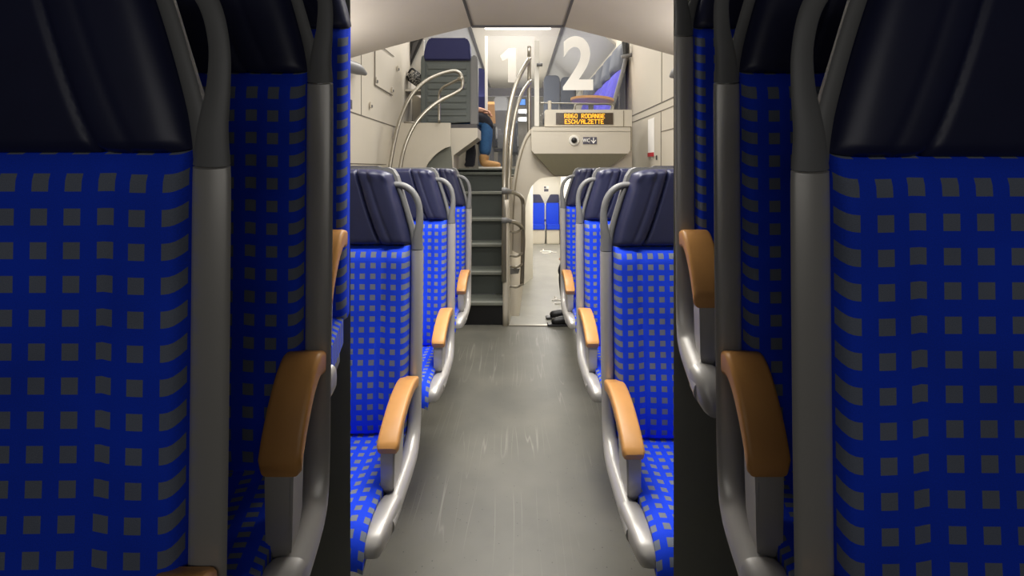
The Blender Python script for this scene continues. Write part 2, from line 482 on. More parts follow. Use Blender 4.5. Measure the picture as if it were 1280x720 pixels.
# ------------------------------------------------------------------ added bulkhead, front section, floors, walls
BY = .995
xl = (438-CX)/F*BY; xr = (842-CX)/F*BY
for s, nme in ((-1, 'added_bulkhead_left'), (1, 'added_bulkhead_right')):  # added to keep saloon light off the side seats
    xe = xl if s < 0 else xr
    bm = bmesh.new()
    prism(bm, [(xe, BY, 0), (s*1.2, BY, 0), (s*1.2, BY, 2.6), (xe, BY, 2.6)],
              [(xe+s*.012, BY+.02, 0), (s*1.2, BY+.02, 0), (s*1.2, BY+.02, 2.6), (xe+s*.012, BY+.02, 2.6)])
    struct('wall_'+nme, bm, M['bulk'])
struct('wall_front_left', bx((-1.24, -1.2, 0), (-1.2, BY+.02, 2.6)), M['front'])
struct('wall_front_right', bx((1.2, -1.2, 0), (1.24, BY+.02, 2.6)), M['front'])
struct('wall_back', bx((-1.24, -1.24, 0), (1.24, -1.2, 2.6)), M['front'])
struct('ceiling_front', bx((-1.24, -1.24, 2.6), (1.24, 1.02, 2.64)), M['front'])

struct('floor', bx((-1.24, -1.24, -.06), (1.24, 3.95, 0)), M['floor'])
struct('floor_threshold', bx((-.07, 3.95, -.06), (1.2, 4.19, -.001)), M['lowfloor'])
struct('floor_lower', bx((-.3, 4.19, -.6), (1.4, 12.1, -.53)), M['lowfloor'])
struct('trim_1', bx((-.07, 3.92, 0), (.44, 3.95, .006)), M['steel'])
def deck():
    bm = bmesh.new()
    box(bm, (-1.2, 5.13, 1.18), (-.075, 13, 1.24)); return bm
struct('floor_upper', deck(), M['step'])
struct('floor_upper_right', bx((-.075, 4.47, 1.19), (1.2, 13, 1.24)), M['step'])

struct('wall_left', bx((-1.26, 1.0, -.6), (-1.2, 13, 3.6)), M['cream'])
struct('wall_right', bx((1.2, 1.0, -.6), (1.26, 13, 3.6)), M['cream'])
# seams of the wall panels
def strip(name, a, b, w=.006, axis='x'):
    pass
bm = bmesh.new()
box(bm, (-1.2, 1.2, 1.652), (-1.196, 5.1, 1.659)); box(bm, (-1.2, 3.3, 1.28), (-1.196, 4.55, 1.285))
box(bm, (-1.2, 3.82, 1.66), (-1.197, 3.826, 2.3))
struct('trim_2', bm, mat('panel joint left', srgb(104, 98, 88), .7))
bm = bmesh.new()
box(bm, (1.196, 1.2, 1.788), (1.2, 5.2, 1.795)); box(bm, (1.196, 1.2, 1.722), (1.2, 5.2, 1.727))
box(bm, (1.196, 4.10, 1.79), (1.2, 4.106, 2.4)); box(bm, (1.196, 4.12, .9), (1.2, 4.125, 1.72)); box(bm, (1.196, 3.2, 1.55), (1.2, 4.12, 1.555))
struct('trim_3', bm, mat('panel joint right', srgb(110, 104, 94), .7))

# low arched ceiling over the seats
def arch(x):
    ax = abs(x)
    return 2.19 if ax < .31 else 2.19-.19*((ax-.31)/.8)-.02*((ax-.31)/.8)**2
bm = bmesh.new()
xs = [-1.2+i*.05 for i in range(19)]+[-.31]
def vault(xs):
    bm = bmesh.new()
    lo = [(x, 1.0, arch(x)) for x in xs]+[(x, 1.0, arch(x)+.05) for x in reversed(xs)]
    hi = [(x, 3.3, arch(x)) for x in xs]+[(x, 3.3, arch(x)+.05) for x in reversed(xs)]
    prism(bm, lo, hi); return bm
xs = [-1.2+i*(1.2-.305)/16 for i in range(17)]
struct('ceiling_left', vault(xs), M['ceil'])
struct('ceiling_right', vault([-x+.015 for x in xs]), M['ceil'])
struct('ceiling', bx((-.29, 1.0, 2.197), (.305, 3.31, 2.24)), M['ceil2'])
bm = bmesh.new()
box(bm, (-.306, 1.0, 2.19), (-.290, 3.3, 2.235)); box(bm, (.305, 1.0, 2.19), (.321, 3.3, 2.235))
struct('trim_4', bm, M['darkgrey'])
struct('trim_5', bx((-.30, 3.29, 2.186), (.315, 3.312, 2.199)), M['darkgrey'])
struct('ceiling_upper', bx((-1.2, 3.3, 3.45), (1.2, 13, 3.5)), M['white'])
t = thing('ceiling_light', 'bright white strip light across the end of the low ceiling', 'light', (0, 3.5, 2.23))
obj('diffuser', rel(bx((-.225, 3.42, 2.225), (.24, 3.50, 2.262), .006), t), M['lamp'], t)
obj('housing', rel(bx((-.24, 3.41, 2.263), (.255, 3.52, 2.30)), t), M['shell'], t)
obj('bracket', rel(bx((-.20, 3.25, 2.27), (.22, 3.41, 2.285)), t), M['shell'], t)

# ------------------------------------------------------------------ staircase
ST = [(3.93, .185), (4.17, .376), (4.41, .574), (4.65, .777), (4.89, 1.017), (5.13, 1.232)]
t = thing('staircase', 'grey green stairs up to the upper deck left of the steel handrail', 'stairs', (-.35, 3.93, 0))
for i, (y, z) in enumerate(ST):
    yn = ST[i+1][0] if i < 5 else 5.30
    zp = ST[i-1][1] if i else 0
    obj('riser', rel(bx((-.62, y+.028, zp+.0), (-.092, y+.04, z-.03)), t), M['black'] if i == 0 else M['riser'], t)
    s = obj('tread', rel(bx((-.62, y+.01, z-.03), (-.092, yn+.03, z-.004), .003), t), M['step'], t)
    obj('tread_edge', rel(bx((-.62, y, z-.026), (-.092, y+.05, z), .004), t), M['nose'], s)
obj('stringer', rel(prism(bmesh.new(), [(-.092, 3.93, 0), (-.092, 5.3, 1.2), (-.092, 5.3, 0)], [(-.08, 3.93, 0), (-.08, 5.3, 1.2), (-.08, 5.3, 0)]), t), M['cream'], t)
obj('side_panel', rel(bx((-.64, 3.93, 0), (-.62, 5.25, 1.19)), t), M['darkgrey'], t)

# stair newel and handrails
t = thing('stair_handrail', 'stainless handrail with two curved tubes rising beside the stairs', 'handrail', (-.09, 3.93, 0))
def r_(pts, r, par, name, m=M['steel'], **k):
    return obj(name, rel(tb(pts, r, **k), par), m, par, True)
obj('newel', rel(tb([(-.088, 3.935, 0), (-.088, 3.935, .6), (-.088, 3.935, 1.0)], .024, seg=12), t), M['cream'], t, True)
r_([at(630, 352, 3.92), at(630, 300, 3.92), at(630.5, 240, 3.94), at(631, 205, 4.0), at(633.5, 160, 4.1), at(641, 118, 4.3), at(651, 92, 4.5), at(662, 73, 4.7)], .0205, t, 'curved_rail')
r_([at(636, 240, 4.0), at(637, 205, 4.05), at(639.5, 170, 4.15), at(645, 138, 4.3), at(653, 116, 4.5), at(663, 101, 4.7)], .0175, t, 'curved_rail')
r_([at(661.5, 58, 4.72), at(661.5, 110, 4.72), at(661.5, 210, 4.72)], .018, t, 'upright')
t = thing('barrier_rail', 'low bent steel barrier rail with grey clamps at the passage entrance', 'handrail', at(654, 358, 4.4))
for y0, y1, y2 in ((238.5, 244, 352), (275.5, 281, 356)):
    r_([at(634, y0+1, 3.93), at(642, y0+2, 4.05), at(650, y1+1, 4.2), at(653.5, y1+8, 4.25), at(654.2, y1+22, 4.25), at(653.5, 320, 4.25), at(652.5, y2, 4.25)], .018, t, 'bent_rail')
    obj('clamp', rel(tb([at(627.5, y0, 3.92), at(632, y0, 3.92), at(638, y0+1, 3.97)], [.026, .027, .017], seg=12, rb=.9), t), M['shell'], t, True)
for yy in (288, 318.5, 332, 357):
    r_([at(637, yy+1, 4.0), at(645, yy+2, 4.15), at(650, yy, 4.2), at(653.5, yy-3, 4.25)], .010, t, 'cross_bar')
obj('lower_plate', rel(prism(bmesh.new(), [at(638, 336, 4.05), at(650, 336, 4.2), at(648, 342, 4.2), at(638, 343, 4.05)],
    [p+Vector((0, .02, 0)) for p in (at(638, 336, 4.05), at(650, 336, 4.2), at(648, 342, 4.2), at(638, 343, 4.05))]), t), M['shell'], t)

# ------------------------------------------------------------------ passage to the lower deck
def wallseg(name, a, b, z0, z1, m, th=.03):
    a = Vector(a); b = Vector(b); n = Vector((b.y-a.y, a.x-b.x)).normalized()*-th
    P = lambda q, z: (q[0], q[1], z)
    bm = bmesh.new()
    prism(bm, [P(a, z0), P(b, z0), P(b+n, z0), P(a+n, z0)], [P(a, z1), P(b, z1), P(b+n, z1), P(a+n, z1)])
    return struct(name, bm, m)
wallseg('wall_passage_left', (-.058, 3.97), (.0975, 7.56), -.53, 1.17, M['cream'], .012)
wallseg('wall_passage_reveal', (.0975, 7.56), (.262, 8.05), -.53, 1.17, M['white'])
wallseg('wall_passage_inner', (.262, 8.05), (.262, 12.0), -.53, 1.19, M['white'])
struct('wall_lower_back', bx((-.3, 12.0, -.53), (1.3, 12.06, 1.3)), M['white'])
bm = bmesh.new(); box(bm, (1.02, 8.2, -.53), (1.05, 12.0, 1.19))
struct('wall_lower_right', bm, M['white'])
struct('baseboard_lower', bx((.262, 11.96, -.53), (1.02, 12.0, -.49)), M['shell'])
# curved surround between the stairs, the display console and the arch of the passage
YP = 4.42
outer = [(637.2, 312), (637.5, 285), (638.5, 262), (640, 240), (642.5, 220), (645.5, 204), (650, 187), (655, 174), (660, 165), (666, 159.5)]
inner = [(790, 159.5), (790, 200), (790, 221), (740, 221), (697, 221), (685, 221.5), (675, 223.5), (668, 229), (662.5, 237), (659, 248), (656.5, 262), (655, 280), (654, 300), (650, 318)]
def fine(pts):
    q = smoothpath([(x, y, 0) for x, y in pts], 4); return [(p.x, p.y) for p in q]
pts = fine(outer)+inner[:4]+fine(inner[4:])
struct('wall_passage_arch', plate(pts, YP, .04), M['cream'])
q = fine([(640.5, 312), (641, 285), (642, 262), (643.5, 240), (646, 220), (649, 204), (653.5, 187), (658, 175), (663, 167)])
struct('trim_6', tb([at(x, y, YP-.004) for x, y in q], .006, raw=True, seg=6), mat('seam line', srgb(150, 140, 120), .6))  # thin darker seam following the panel curve
struct('ceiling_passage', bx((-.075, 4.46, 1.185), (1.2, 12.0, 1.19)), M['white'])

# lower deck seats at the end of the passage
def lower_seat(x0, x1, label, chamf):
    Y = 11.9
    t = thing('lower_deck_seat', label, 'seat', ((x0+x1)/2, Y, -.53), 0, 'lower deck seats')
    p = lambda x, z: (x, z)
    def pr(o, ya, yb, name, m):
        bm = bmesh.new(); prism(bm, [(x, ya, z) for x, z in o], [(x, yb, z) for x, z in o])
        bmesh.ops.bevel(bm, geom=bm.edges[:], offset=.012, segments=2, affect='EDGES')
        return obj(name, rel(bm, t), m, t, True, 50)
    a, b = (x0, x1)
    hd = [(a, .42), (b, .42), (b if chamf != 'r' else b-.10, .62), (a if chamf != 'l' else a+.10, .62)]
    pr(hd, Y-.10, Y-.02, 'headrest', M['leather'])
    pr([(a, -.08), (b, -.08), (b, .42), (a, .42)], Y-.12, Y-.02, 'backrest', M['plainblue'])
    pr([(a, -.19), (b, -.19), (b, -.07), (a, -.07)], Y-.34, Y-.02, 'seat_cushion', M['plainblue'])
    pr([(a, -.53), (b, -.53), (b, -.19), (a, -.19)], Y-.30, Y-.04, 'pedestal', M['cream'])
lower_seat(.275, .655, 'blue seat in the far lower passage, left of the pair', 'r')
lower_seat(.70, 1.0, 'blue seat in the far lower passage, right of the pair', 'l')
t = thing('seat_divider', 'thin pale upright post between the two far lower seats', 'post', (.678, 11.78, -.53))
obj('post', rel(tb([(.678, 11.85, -.53), (.678, 11.85, .1), (.678, 11.85, .40)], .018, seg=8), t), M['white'], t, True)
obj('knob', rel(tb([(.678, 11.84, -.02), (.678, 11.84, .03)], .02, seg=8, sub=1), t), M['shell'], t, True)
t = thing('wall_pictogram', 'small grey pictogram sticker above the far lower seats', 'sign', at(682.5, 236, 11.98))
obj('plate', rel(bx(at(679.5, 240, 11.985), at(686, 232.5, 11.985)+Vector((0, .01, 0))), t), M['decal'], t)
bm = bmesh.new()
box(bm, at(680, 235.5, 11.975), at(682.6, 233, 11.975)+Vector((0, .008, 0))); box(bm, at(680, 239.5, 11.975), at(685.6, 236.2, 11.975)+Vector((0, .008, 0)))
obj('symbol', rel(bm, t), M['sign'], t)

# wheelchair pictograms painted on the lit passage floor
def floor_mark(cx, cy, s, label):
    z = -.525
    Yd = (H-z)*F/(cy-CY); X = (cx-CX)/F*Yd
    t = thing('floor_pictogram', label, 'floor marking', (X, Yd, z), 0, 'floor pictograms')
    bm = bmesh.new()
    a = [(s*.35*math.cos(q*.35), s*.35*math.sin(q*.35)-.05*s, .003) for q in range(-6, 8)]
    tube(bm, [(x, y, .003) for x, y, _ in a], .007, seg=6, sub=2)
    obj('wheel', bm, M['decal'], t)
    bm = bmesh.new()
    tube(bm, [(-.05*s, .65*s, .003), (-.02*s, .3*s, .003), (.32*s, .28*s, .003), (.5*s, -.1*s, .003), (.68*s, -.1*s, .003)], .007, seg=6, sub=2)
    tube(bm, [(-.07*s, .80*s, .003), (-.03*s, .82*s, .003)], .014, seg=8, sub=1)
    obj('figure', bm, M['decal'], t)
floor_mark(681, 315, .36, 'white wheelchair pictogram on the lit passage floor, the farther one')
floor_mark(697, 377, .26, 'white wheelchair pictogram on the lit passage floor, close to the third right seat')

# ------------------------------------------------------------------ console with the destination display
YC = 4.3
t = thing('display_console', 'cream console jutting over the passage, carrying the destination display', 'console', at(727, 190, YC))
o = [(664, 162), (666, 158.5), (788.5, 158.5), (789, 163), (788, 188), (785, 192), (668, 192), (664.5, 188)]
obj('front_panel', rel(plate(o, YC, .11), t), M['cream'], t)
bm = bmesh.new()
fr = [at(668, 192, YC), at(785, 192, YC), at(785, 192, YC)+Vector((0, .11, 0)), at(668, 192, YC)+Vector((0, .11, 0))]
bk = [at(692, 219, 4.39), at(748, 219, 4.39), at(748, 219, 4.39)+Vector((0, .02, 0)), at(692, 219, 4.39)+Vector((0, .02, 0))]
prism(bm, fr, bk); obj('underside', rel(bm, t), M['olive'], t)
obj('upper_panel', rel(plate([(681, 138), (683, 137), (789, 137), (790, 138), (790, 158.5), (681, 158.5)], YC+.03, .08), t), M['cream'], t)
bm = bmesh.new()
plate([(779.3, 138), (779.9, 138), (779.9, 158), (779.3, 158)], YC+.026, .01, bm)
plate([(666, 163.7), (788, 164.2), (788, 164.6), (666, 164.1)], YC-.002, .01, bm)
plate([(681, 158), (789, 158), (789, 158.7), (681, 158.7)], YC-.003, .01, bm)
plate([(788.3, 158), (789.2, 158), (789.2, 188), (788.3, 188)], YC-.002, .01, bm)
obj('panel_joint', rel(bm, t), mat('console joint', srgb(120, 112, 94), .7), t)
db = thing('destination_display', 'black display board with amber lettering on the cream console', 'display', at(730.5, 156, YC+.02))
obj('screen', rel(plate([(695, 141), (766.5, 141), (766.5, 155.5), (695, 155.5)], YC+.022, .01), db), M['board'], db)
G = {'R': ['11110', '10001', '10001', '11110', '10100', '10010', '10001'], 'B': ['11110', '10001', '10001', '11110', '10001', '10001', '11110'],
     '6': ['01110', '10000', '10000', '11110', '10001', '10001', '01110'], '0': ['01110', '10001', '10001', '10001', '10001', '10001', '01110'],
     'O': ['01110', '10001', '10001', '10001', '10001', '10001', '01110'], 'D': ['11110', '10001', '10001', '10001', '10001', '10001', '11110'],
     'A': ['01110', '10001', '10001', '11111', '10001', '10001', '10001'], 'N': ['10001', '11001', '11001', '10101', '10011', '10011', '10001'],
     'G': ['01110', '10001', '10000', '10111', '10001', '10001', '01110'], 'E': ['11111', '10000', '10000', '11110', '10000', '10000', '11111'],
     'S': ['01111', '10000', '10000', '01110', '00001', '00001', '11110'], 'C': ['01110', '10001', '10000', '10000', '10000', '10001', '01110'],
     'H': ['10001', '10001', '10001', '11111', '10001', '10001', '10001'], '/': ['00001', '00010', '00010', '00100', '01000', '01000', '10000'],
     'L': ['10000', '10000', '10000', '10000', '10000', '10000', '11111'], 'Z': ['11111', '00001', '00010', '00100', '01000', '10000', '11111'],
     'T': ['11111', '00100', '00100', '00100', '00100', '00100', '00100'], ' ': ['00000']*7}
def led(text, x0, y0, w, h, Y, par, m):
    nx = len(text)*6-1; cw = w/nx; ch = h/7
    for i, c in enumerate(text):
        if c == ' ': continue
        bm = bmesh.new()
        for r, row in enumerate(G[c]):
            k = 0
            while k < 5:
                if row[k] == '1':
                    e = k
                    while e < 4 and row[e+1] == '1': e += 1
                    box(bm, at(x0+(i*6+k-.03)*cw, y0+(r-.03)*ch, Y), at(x0+(i*6+e+1.03)*cw, y0+(r+1.03)*ch, Y)+Vector((0, .003, 0)))
                    k = e+1
                else: k += 1
        obj('letter', rel(bm, par), m, par)
led('RB60 RODANGE', 705.5, 142.2, 50.5, 5.6, YC+.017, db, M['led'])
led('ESCH/ALZETTE', 706, 149.2, 48.5, 5.6, YC+.017, db, M['led'])
cam_t = thing('security_camera', 'round white camera dome with black lens on the console', 'camera', at(717.5, 175.5, YC))
def disc(c, r, depth, n=28, y0=0):
    bm = bmesh.new()
    f = [(c.x+r*math.cos(q*2*math.pi/n), c.y-depth, c.z+r*math.sin(q*2*math.pi/n)) for q in range(n)]
    k = [(c.x+1.1*r*math.cos(q*2*math.pi/n), c.y, c.z+1.1*r*math.sin(q*2*math.pi/n)) for q in range(n)]
    prism(bm, f, k); return bm
c = at(717.5, 175.5, YC)
obj('rim', rel(disc(c, .042, .012), cam_t), M['white'], cam_t)
bm = bmesh.new(); bmesh.ops.create_uvsphere(bm, u_segments=20, v_segments=12, radius=.026); shift(bm, c-Vector((0, .012, 0)))
obj('lens', rel(bm, cam_t), M['black'], cam_t, True)

def text_mesh(s, name, m, par, loc, size, ext=.002, sx=1., bold=0.):
    cu = bpy.data.curves.new(name, 'FONT'); cu.body = s; cu.size = size; cu.align_x = 'CENTER'; cu.align_y = 'CENTER'; cu.extrude = ext; cu.offset = bold
    o = bpy.data.objects.new(name+'_curve', cu); COL.objects.link(o)
    dg = bpy.context.evaluated_depsgraph_get(); me = bpy.data.meshes.new_from_object(o.evaluated_get(dg))
    bpy.data.objects.remove(o); me.materials.clear(); me.materials.append(m)
    for v in me.vertices: v.co.x *= sx
    me.transform(Matrix.Rotation(math.radians(90), 4, 'X')); me.name = name
    q = bpy.data.objects.new(name, me); COL.objects.link(q); q.parent = par; q.location = Vector(loc)-Vector(par.location)
    return q
t = thing('toilet_sign', 'small dark WC sign beside the camera dome', 'sign', at(733, 175.7, YC))
obj('plate', rel(plate([(728.8, 171.3), (737, 171.3), (737, 180), (728.8, 180)], YC-.006, .006), t), M['sign'], t)
text_mesh('WC', 'lettering', M['decal'], t, at(733, 175.7, YC-.009), .045, sx=.8, bold=.0008)
t = thing('arrow_sign', 'small dark sign with a white downward arrow', 'sign', at(741.8, 175.7, YC))
obj('plate', rel(plate([(737.8, 171.3), (746, 171.3), (746, 180), (737.8, 180)], YC-.006, .006), t), M['sign'], t)
bm = bmesh.new()
plate([(741.4, 172), (742.4, 172), (742.4, 179), (741.4, 179)], YC-.010, .003, bm)
plate([(738.6, 175.3), (739.4, 174.8), (741.9, 178), (744.4, 174.8), (745.2, 175.3), (741.9, 179.6)], YC-.011, .003, bm)
obj('arrow', rel(bm, t), M['decal'], t)

# ------------------------------------------------------------------ glass screens with class figures
t = thing('glass_screen', 'clear glass screen above the console with a large white figure 2', 'glass screen', at(670.5, 158, 4.55))
obj('frame_post', rel(bx(at(668, 158, 4.55), at(674, 50, 4.55)+Vector((0, .03, 0)), .004), t), M['white'], t)
obj('pane', rel(plate([(674, 45), (782, 45), (782, 137), (674, 158)], 4.56, .006), t), M['glass'], t)
text_mesh('2', 'class_figure', M['decal'], t, at(722.5, 83, 4.55), .665, .001, sx=.86, bold=.018)
obj('clip', rel(tb([at(671, 81, 4.53), at(678, 81, 4.53)], .016, seg=10, sub=1), t), M['shell'], t, True)
obj('top_rail', rel(tb([at(674, 128.5, 4.52), at(700, 129, 4.52), at(768, 130, 4.52)], .006, seg=8), t), M['steel'], t, True)
obj('stub', rel(tb([at(687, 138, 4.5), at(687, 128, 4.5), at(687, 126, 4.5)], .016, seg=10), t), M['cream'], t, True)
t = thing('glass_screen', 'clear glass screen at the stair head with a pale figure 1', 'glass screen', at(608, 209, 6.2))
obj('frame_post', rel(bx(at(606, 210, 6.2), at(609.5, 45, 6.2)+Vector((0, .03, 0)), .004), t), M['white'], t)
obj('pane', rel(plate([(609.5, 45), (668, 45), (668, 207), (609.5, 207)], 6.21, .006), t), M['glass'], t)
obj('class_figure', rel(plate([(635, 103), (635, 73), (628, 76), (625, 70), (636, 60), (645, 60), (645, 103)], 6.20, .002), t), M['decal1'], t)

# ------------------------------------------------------------------ left: low partition, upper seat, rails
struct('wall_stair_left', plate(fine([(482, 225), (486, 205), (492, 180), (496, 160)])+[(498, 153.5), (563, 153.5), (563, 183), (556, 185)]+fine([(556, 185), (547, 191), (539, 199), (533, 208), (530, 222)]), 4.75, .03), M['cream'])
struct('wall_stair_left_inner', plate([(525, 222), (530, 195), (540, 183), (563, 180), (566, 222)], 4.82, .03), mat('olive grey panel', srgb(118, 120, 110), .6))  # inner panel in plain olive grey
bm = bmesh.new()
fr = [(561, 160), (597, 160), (597, 172), (567, 194), (567, 218), (561, 218)]
plate(fr, 4.86, .45, bm)
struct('wall_seat_plinth', bm, M['cream'])
YS = 5.2
t = thing('upper_deck_seat', 'grey backed seat with navy cover above the left stair wall', 'seat', at(562, 158, YS))
bm = bmesh.new()
o = [(532, 74), (588, 74), (589, 152), (532, 157)]
plate(o, YS, .08, bm)
for k in range(9):
    y = 81+k*8.3
    box(bm, at(535, y+5.5, YS)-Vector((0, .008, 0)), at(583, y, YS)+Vector((0, .004, 0)), .003)
obj('back_shell', rel(bm, t), M['seatback'], t)
o = [(530, 75), (529.5, 66), (533, 53), (537, 47), (583, 47), (587, 53), (588.5, 75)]
bm = plate(o, YS-.03, .16); bmesh.ops.bevel(bm, geom=bm.edges[:], offset=.012, segments=2, affect='EDGES')
obj('headrest_cover', rel(bm, t), M['navy'], t, True, 50)
for x, w in ((529, 3.2), (592.5, 4.8)):
    bm = plate([(x-w, 76), (x-w*.6, 69), (x+w*.6, 69), (x+w, 76), (x+w, 156), (x-w, 156)], YS-.02, .12)
    bmesh.ops.bevel(bm, geom=bm.edges[:], offset=.01, segments=2, affect='EDGES')
    obj('side_frame', rel(bm, t), M['shell'] if x > 560 else M['seatback'], t, True, 50)
obj('seat_cushion', rel(plate([(530, 159), (594, 159), (594, 166), (530, 166)], YS+.12, .42), t), M['plainblue'], t)
obj('seat_base', rel(plate([(533, 156), (596, 155), (596, 160.5), (533, 162)], YS-.02, .4), t), M['darkgrey'], t)

t = thing('stair_guard_rail', 'looped stainless guard rail in front of the grey upper seat', 'handrail', at(495, 212, 4.4))
loop = [at(485, 226, 4.1), at(488, 205, 4.15), at(493.5, 175, 4.2), at(501, 147, 4.25), at(513, 121, 4.3), at(530, 103, 4.38), at(548, 93.5, 4.45), at(565, 89, 4.5), at(573, 90.5, 4.52), at(577, 96, 4.53), at(578.3, 104, 4.53), at(576.5, 111, 4.53), at(568, 117, 4.5), at(552, 125, 4.42), at(536, 136, 4.35), at(521, 152, 4.28), at(511, 170, 4.22), at(503.5, 192, 4.16), at(498, 226, 4.1)]
r_(loop, .0165, t, 'looped_tube')
r_([at(549, 154, 4.7), at(549, 130, 4.7), at(549.3, 117, 4.69), at(553, 110, 4.66), at(562, 105, 4.6), at(575, 98.5, 4.54)], .0125, t, 'stay')
obj('joint', rel(tb([at(573, 99, 4.54), at(579, 97.5, 4.53)], .022, seg=10, sub=1), t), M['steel'], t, True)
r_([at(505, 153, 4.6), at(520, 153, 4.6)], .008, t, 'wall_stay')
# access hatch with key holes on the left wall
XW = -1.192
def onleft(px, py, X=XW):
    Y = X*F/(px-CX); return Vector((X, Y, H-(py-CY)/F*Y))
def onright(px, py, X=1.198):
    Y = X*F/(px-CX); return Vector((X, Y, H-(py-CY)/F*Y))
t = thing('access_hatch', 'cream access hatch flush in the left wall with small locks', 'hatch', onleft(482, 100))
def line_on(pts, r, fn):
    bm = bmesh.new()
    P = [fn(*p) for p in pts]
    for a, b in zip(P[:-1], P[1:]): tube(bm, [a, b], r, seg=6, raw=True)
    return bm
obj('joint', rel(line_on([(468.7, 52), (468.7, 106), (490.5, 119)], .005, onleft), t), mat('hatch joint', srgb(120, 112, 100), .7), t)
obj('joint', rel(line_on([(477, 58), (492.5, 70.5)], .004, onleft), t), mat('hatch joint upper', srgb(120, 112, 100), .7), t)
for p in ((497, 86), (470, 101), (490, 113), (463, 132)):
    q = onleft(*p); bm = bx(q-Vector((.0, .02, .02)), q+Vector((.012, .02, .03)), .004)
    k = obj('lock', rel(bm, t), M['cream'], t)
    obj('keyhole', rel(bx(q+Vector((.010, -.012, -.015)), q+Vector((.016, .012, .006))), t), M['darkgrey'], t)
for s, fn, pa, lab in ((-1, onleft, [(420, 78, -1.16), (446, 86, -1.14), (456.5, 92, -1.13)], 'grey rounded luggage rack end on the left wall'),
                       (1, onright, [(860, 84, 1.16), (846, 91, 1.15), (839, 95, 1.15)], 'grey rounded luggage rack end at the right edge')):
    P = [fn(a, b, X) for a, b, X in pa]
    t = thing('luggage_rack', lab, 'luggage rack', P[1])
    obj('bar', rel(tb(P, [.05, .042, .016], seg=12), t), M['shell'], t, True)
    obj('bracket', rel(bx(P[0]+Vector((s*.06, -.05, -.02)), P[0]+Vector((-s*.0, .05, .02))), t), M['shell'], t)
q = onleft(438.5, 130)
tag(obj('wall_sticker', bx(q+Vector((0, -.05, -.035)), q+Vector((.004, .02, .03))), M['sign']), 'small dark blue grey sticker at the left wall edge', 'sticker')
t = thing('notice_sticker', 'white notice with a red band on the right wall', 'notice', onright(814, 172))
a, b = onright(810.5, 196), onright(818, 147)
obj('sheet', rel(bx((1.194, b.y, a.z), (1.198, a.y, b.z)), t), M['decal'], t)
obj('red_band', rel(bx((1.190, b.y, a.z+.0), (1.195, a.y, a.z+.035)), t), M['signred'], t)
t = thing('wall_socket', 'tiny dark latch below the notice on the right wall', 'latch', onright(821, 197))
q = onright(821, 197)
obj('plate', rel(bx(q+Vector((-.006, -.012, -.02)), q+Vector((0, .012, .02)), .002), t), M['darkgrey'], t)
obj('slot', rel(bx(q+Vector((-.009, -.004, -.012)), q+Vector((-.005, .004, .012))), t), M['black'], t)
# window with a dark slanting pillar, and patterned bag beside the upper seat
q = lambda p: at(p[0], p[1], 5.6)
bmw = plate([(508, 50), (530, 50), (530, 112), (508, 92)], 5.62, .02)
struct('window_1', bmw, M['white'])
struct('window_pillar', plate([(513, 45), (530, 45), (519, 68), (510, 88), (507.5, 94), (508.5, 75)], 5.58, .03), M['black'])
struct('trim_7', plate([(516.5, 54), (524, 50), (513, 76), (510.5, 80)], 5.57, .008), M['darkgrey'])
bm = plate([(507, 92), (512, 90), (519, 91.5), (527, 90), (526, 103), (525, 111), (519, 107), (507.5, 99)], 5.35, .15)
bmesh.ops.bevel(bm, geom=bm.edges[:], offset=.02, segments=2, affect='EDGES')
b = thing('patterned_bag', 'black and grey patterned bag wedged left of the grey upper seat', 'bag', at(517, 111, 5.42))
obj('pouch', rel(bm, b), M['mosaic'], b, True)
obj('strap', rel(tb([at(510, 92, 5.42), at(515, 86, 5.42), at(522, 91, 5.42)], .012, seg=8), b), M['black'], b, True)
struct('trim_12', plate([(505, 111.5), (528, 111.5), (528, 114), (505, 114)], 5.33, .3), M['cream'])
struct('wall_upper_left_lining', plate([(490, 40), (508, 40), (508, 112), (530, 125), (530, 222), (480, 222)], 5.7, .03), M['cream'])

# ------------------------------------------------------------------ upper deck beyond
# ceiling of the upper deck
struct('ceiling_upper_centre', bx((-.62, 6.2, 3.17), (.60, 12.2, 3.2)), M['cream'])
bm = bmesh.new()
box(bm, (-.66, 6.2, 3.14), (-.62, 12.2, 3.19)); box(bm, (.60, 6.2, 3.14), (.64, 12.2, 3.19))
struct('trim_10', bm, M['darkgrey'])
for s in (-1, 1):
    bm = bmesh.new()
    prism(bm, [(s*.64, 6.0, 3.2), (s*1.2, 6.0, 2.72), (s*1.2, 6.0, 2.76), (s*.64, 6.0, 3.24)], [(s*.64, 12.4, 3.2), (s*1.2, 12.4, 2.72), (s*1.2, 12.4, 2.76), (s*.64, 12.4, 3.24)])
    struct('ceiling_upper_'+('left' if s < 0 else 'right'), bm, mat('grey upper ceiling', srgb(170, 168, 164), .45))
def strip_light(pa, pb, w, label):
    t = thing('strip_light', label, 'light', (pa+pb)/2, 0)
    obj('tube', rel(tb([pa, (pa+pb)/2, pb], w, seg=10), t), M['lamp'], t, True)
    obj('holder', rel(tb([pa+Vector((.02, 0, .06)), (pa+pb)/2+Vector((.02, 0, .06)), pb+Vector((.02, 0, .06))], w*.8, seg=8), t), M['shell'], t, True)
strip_light(at(734, 49, 6.9), at(727, 60, 7.4), .030, 'short bright strip light on the upper right ceiling, nearer of two')
strip_light(at(722, 68, 7.8), at(711.5, 88, 9.2), .034, 'long bright strip light on the upper right ceiling, farther of two')
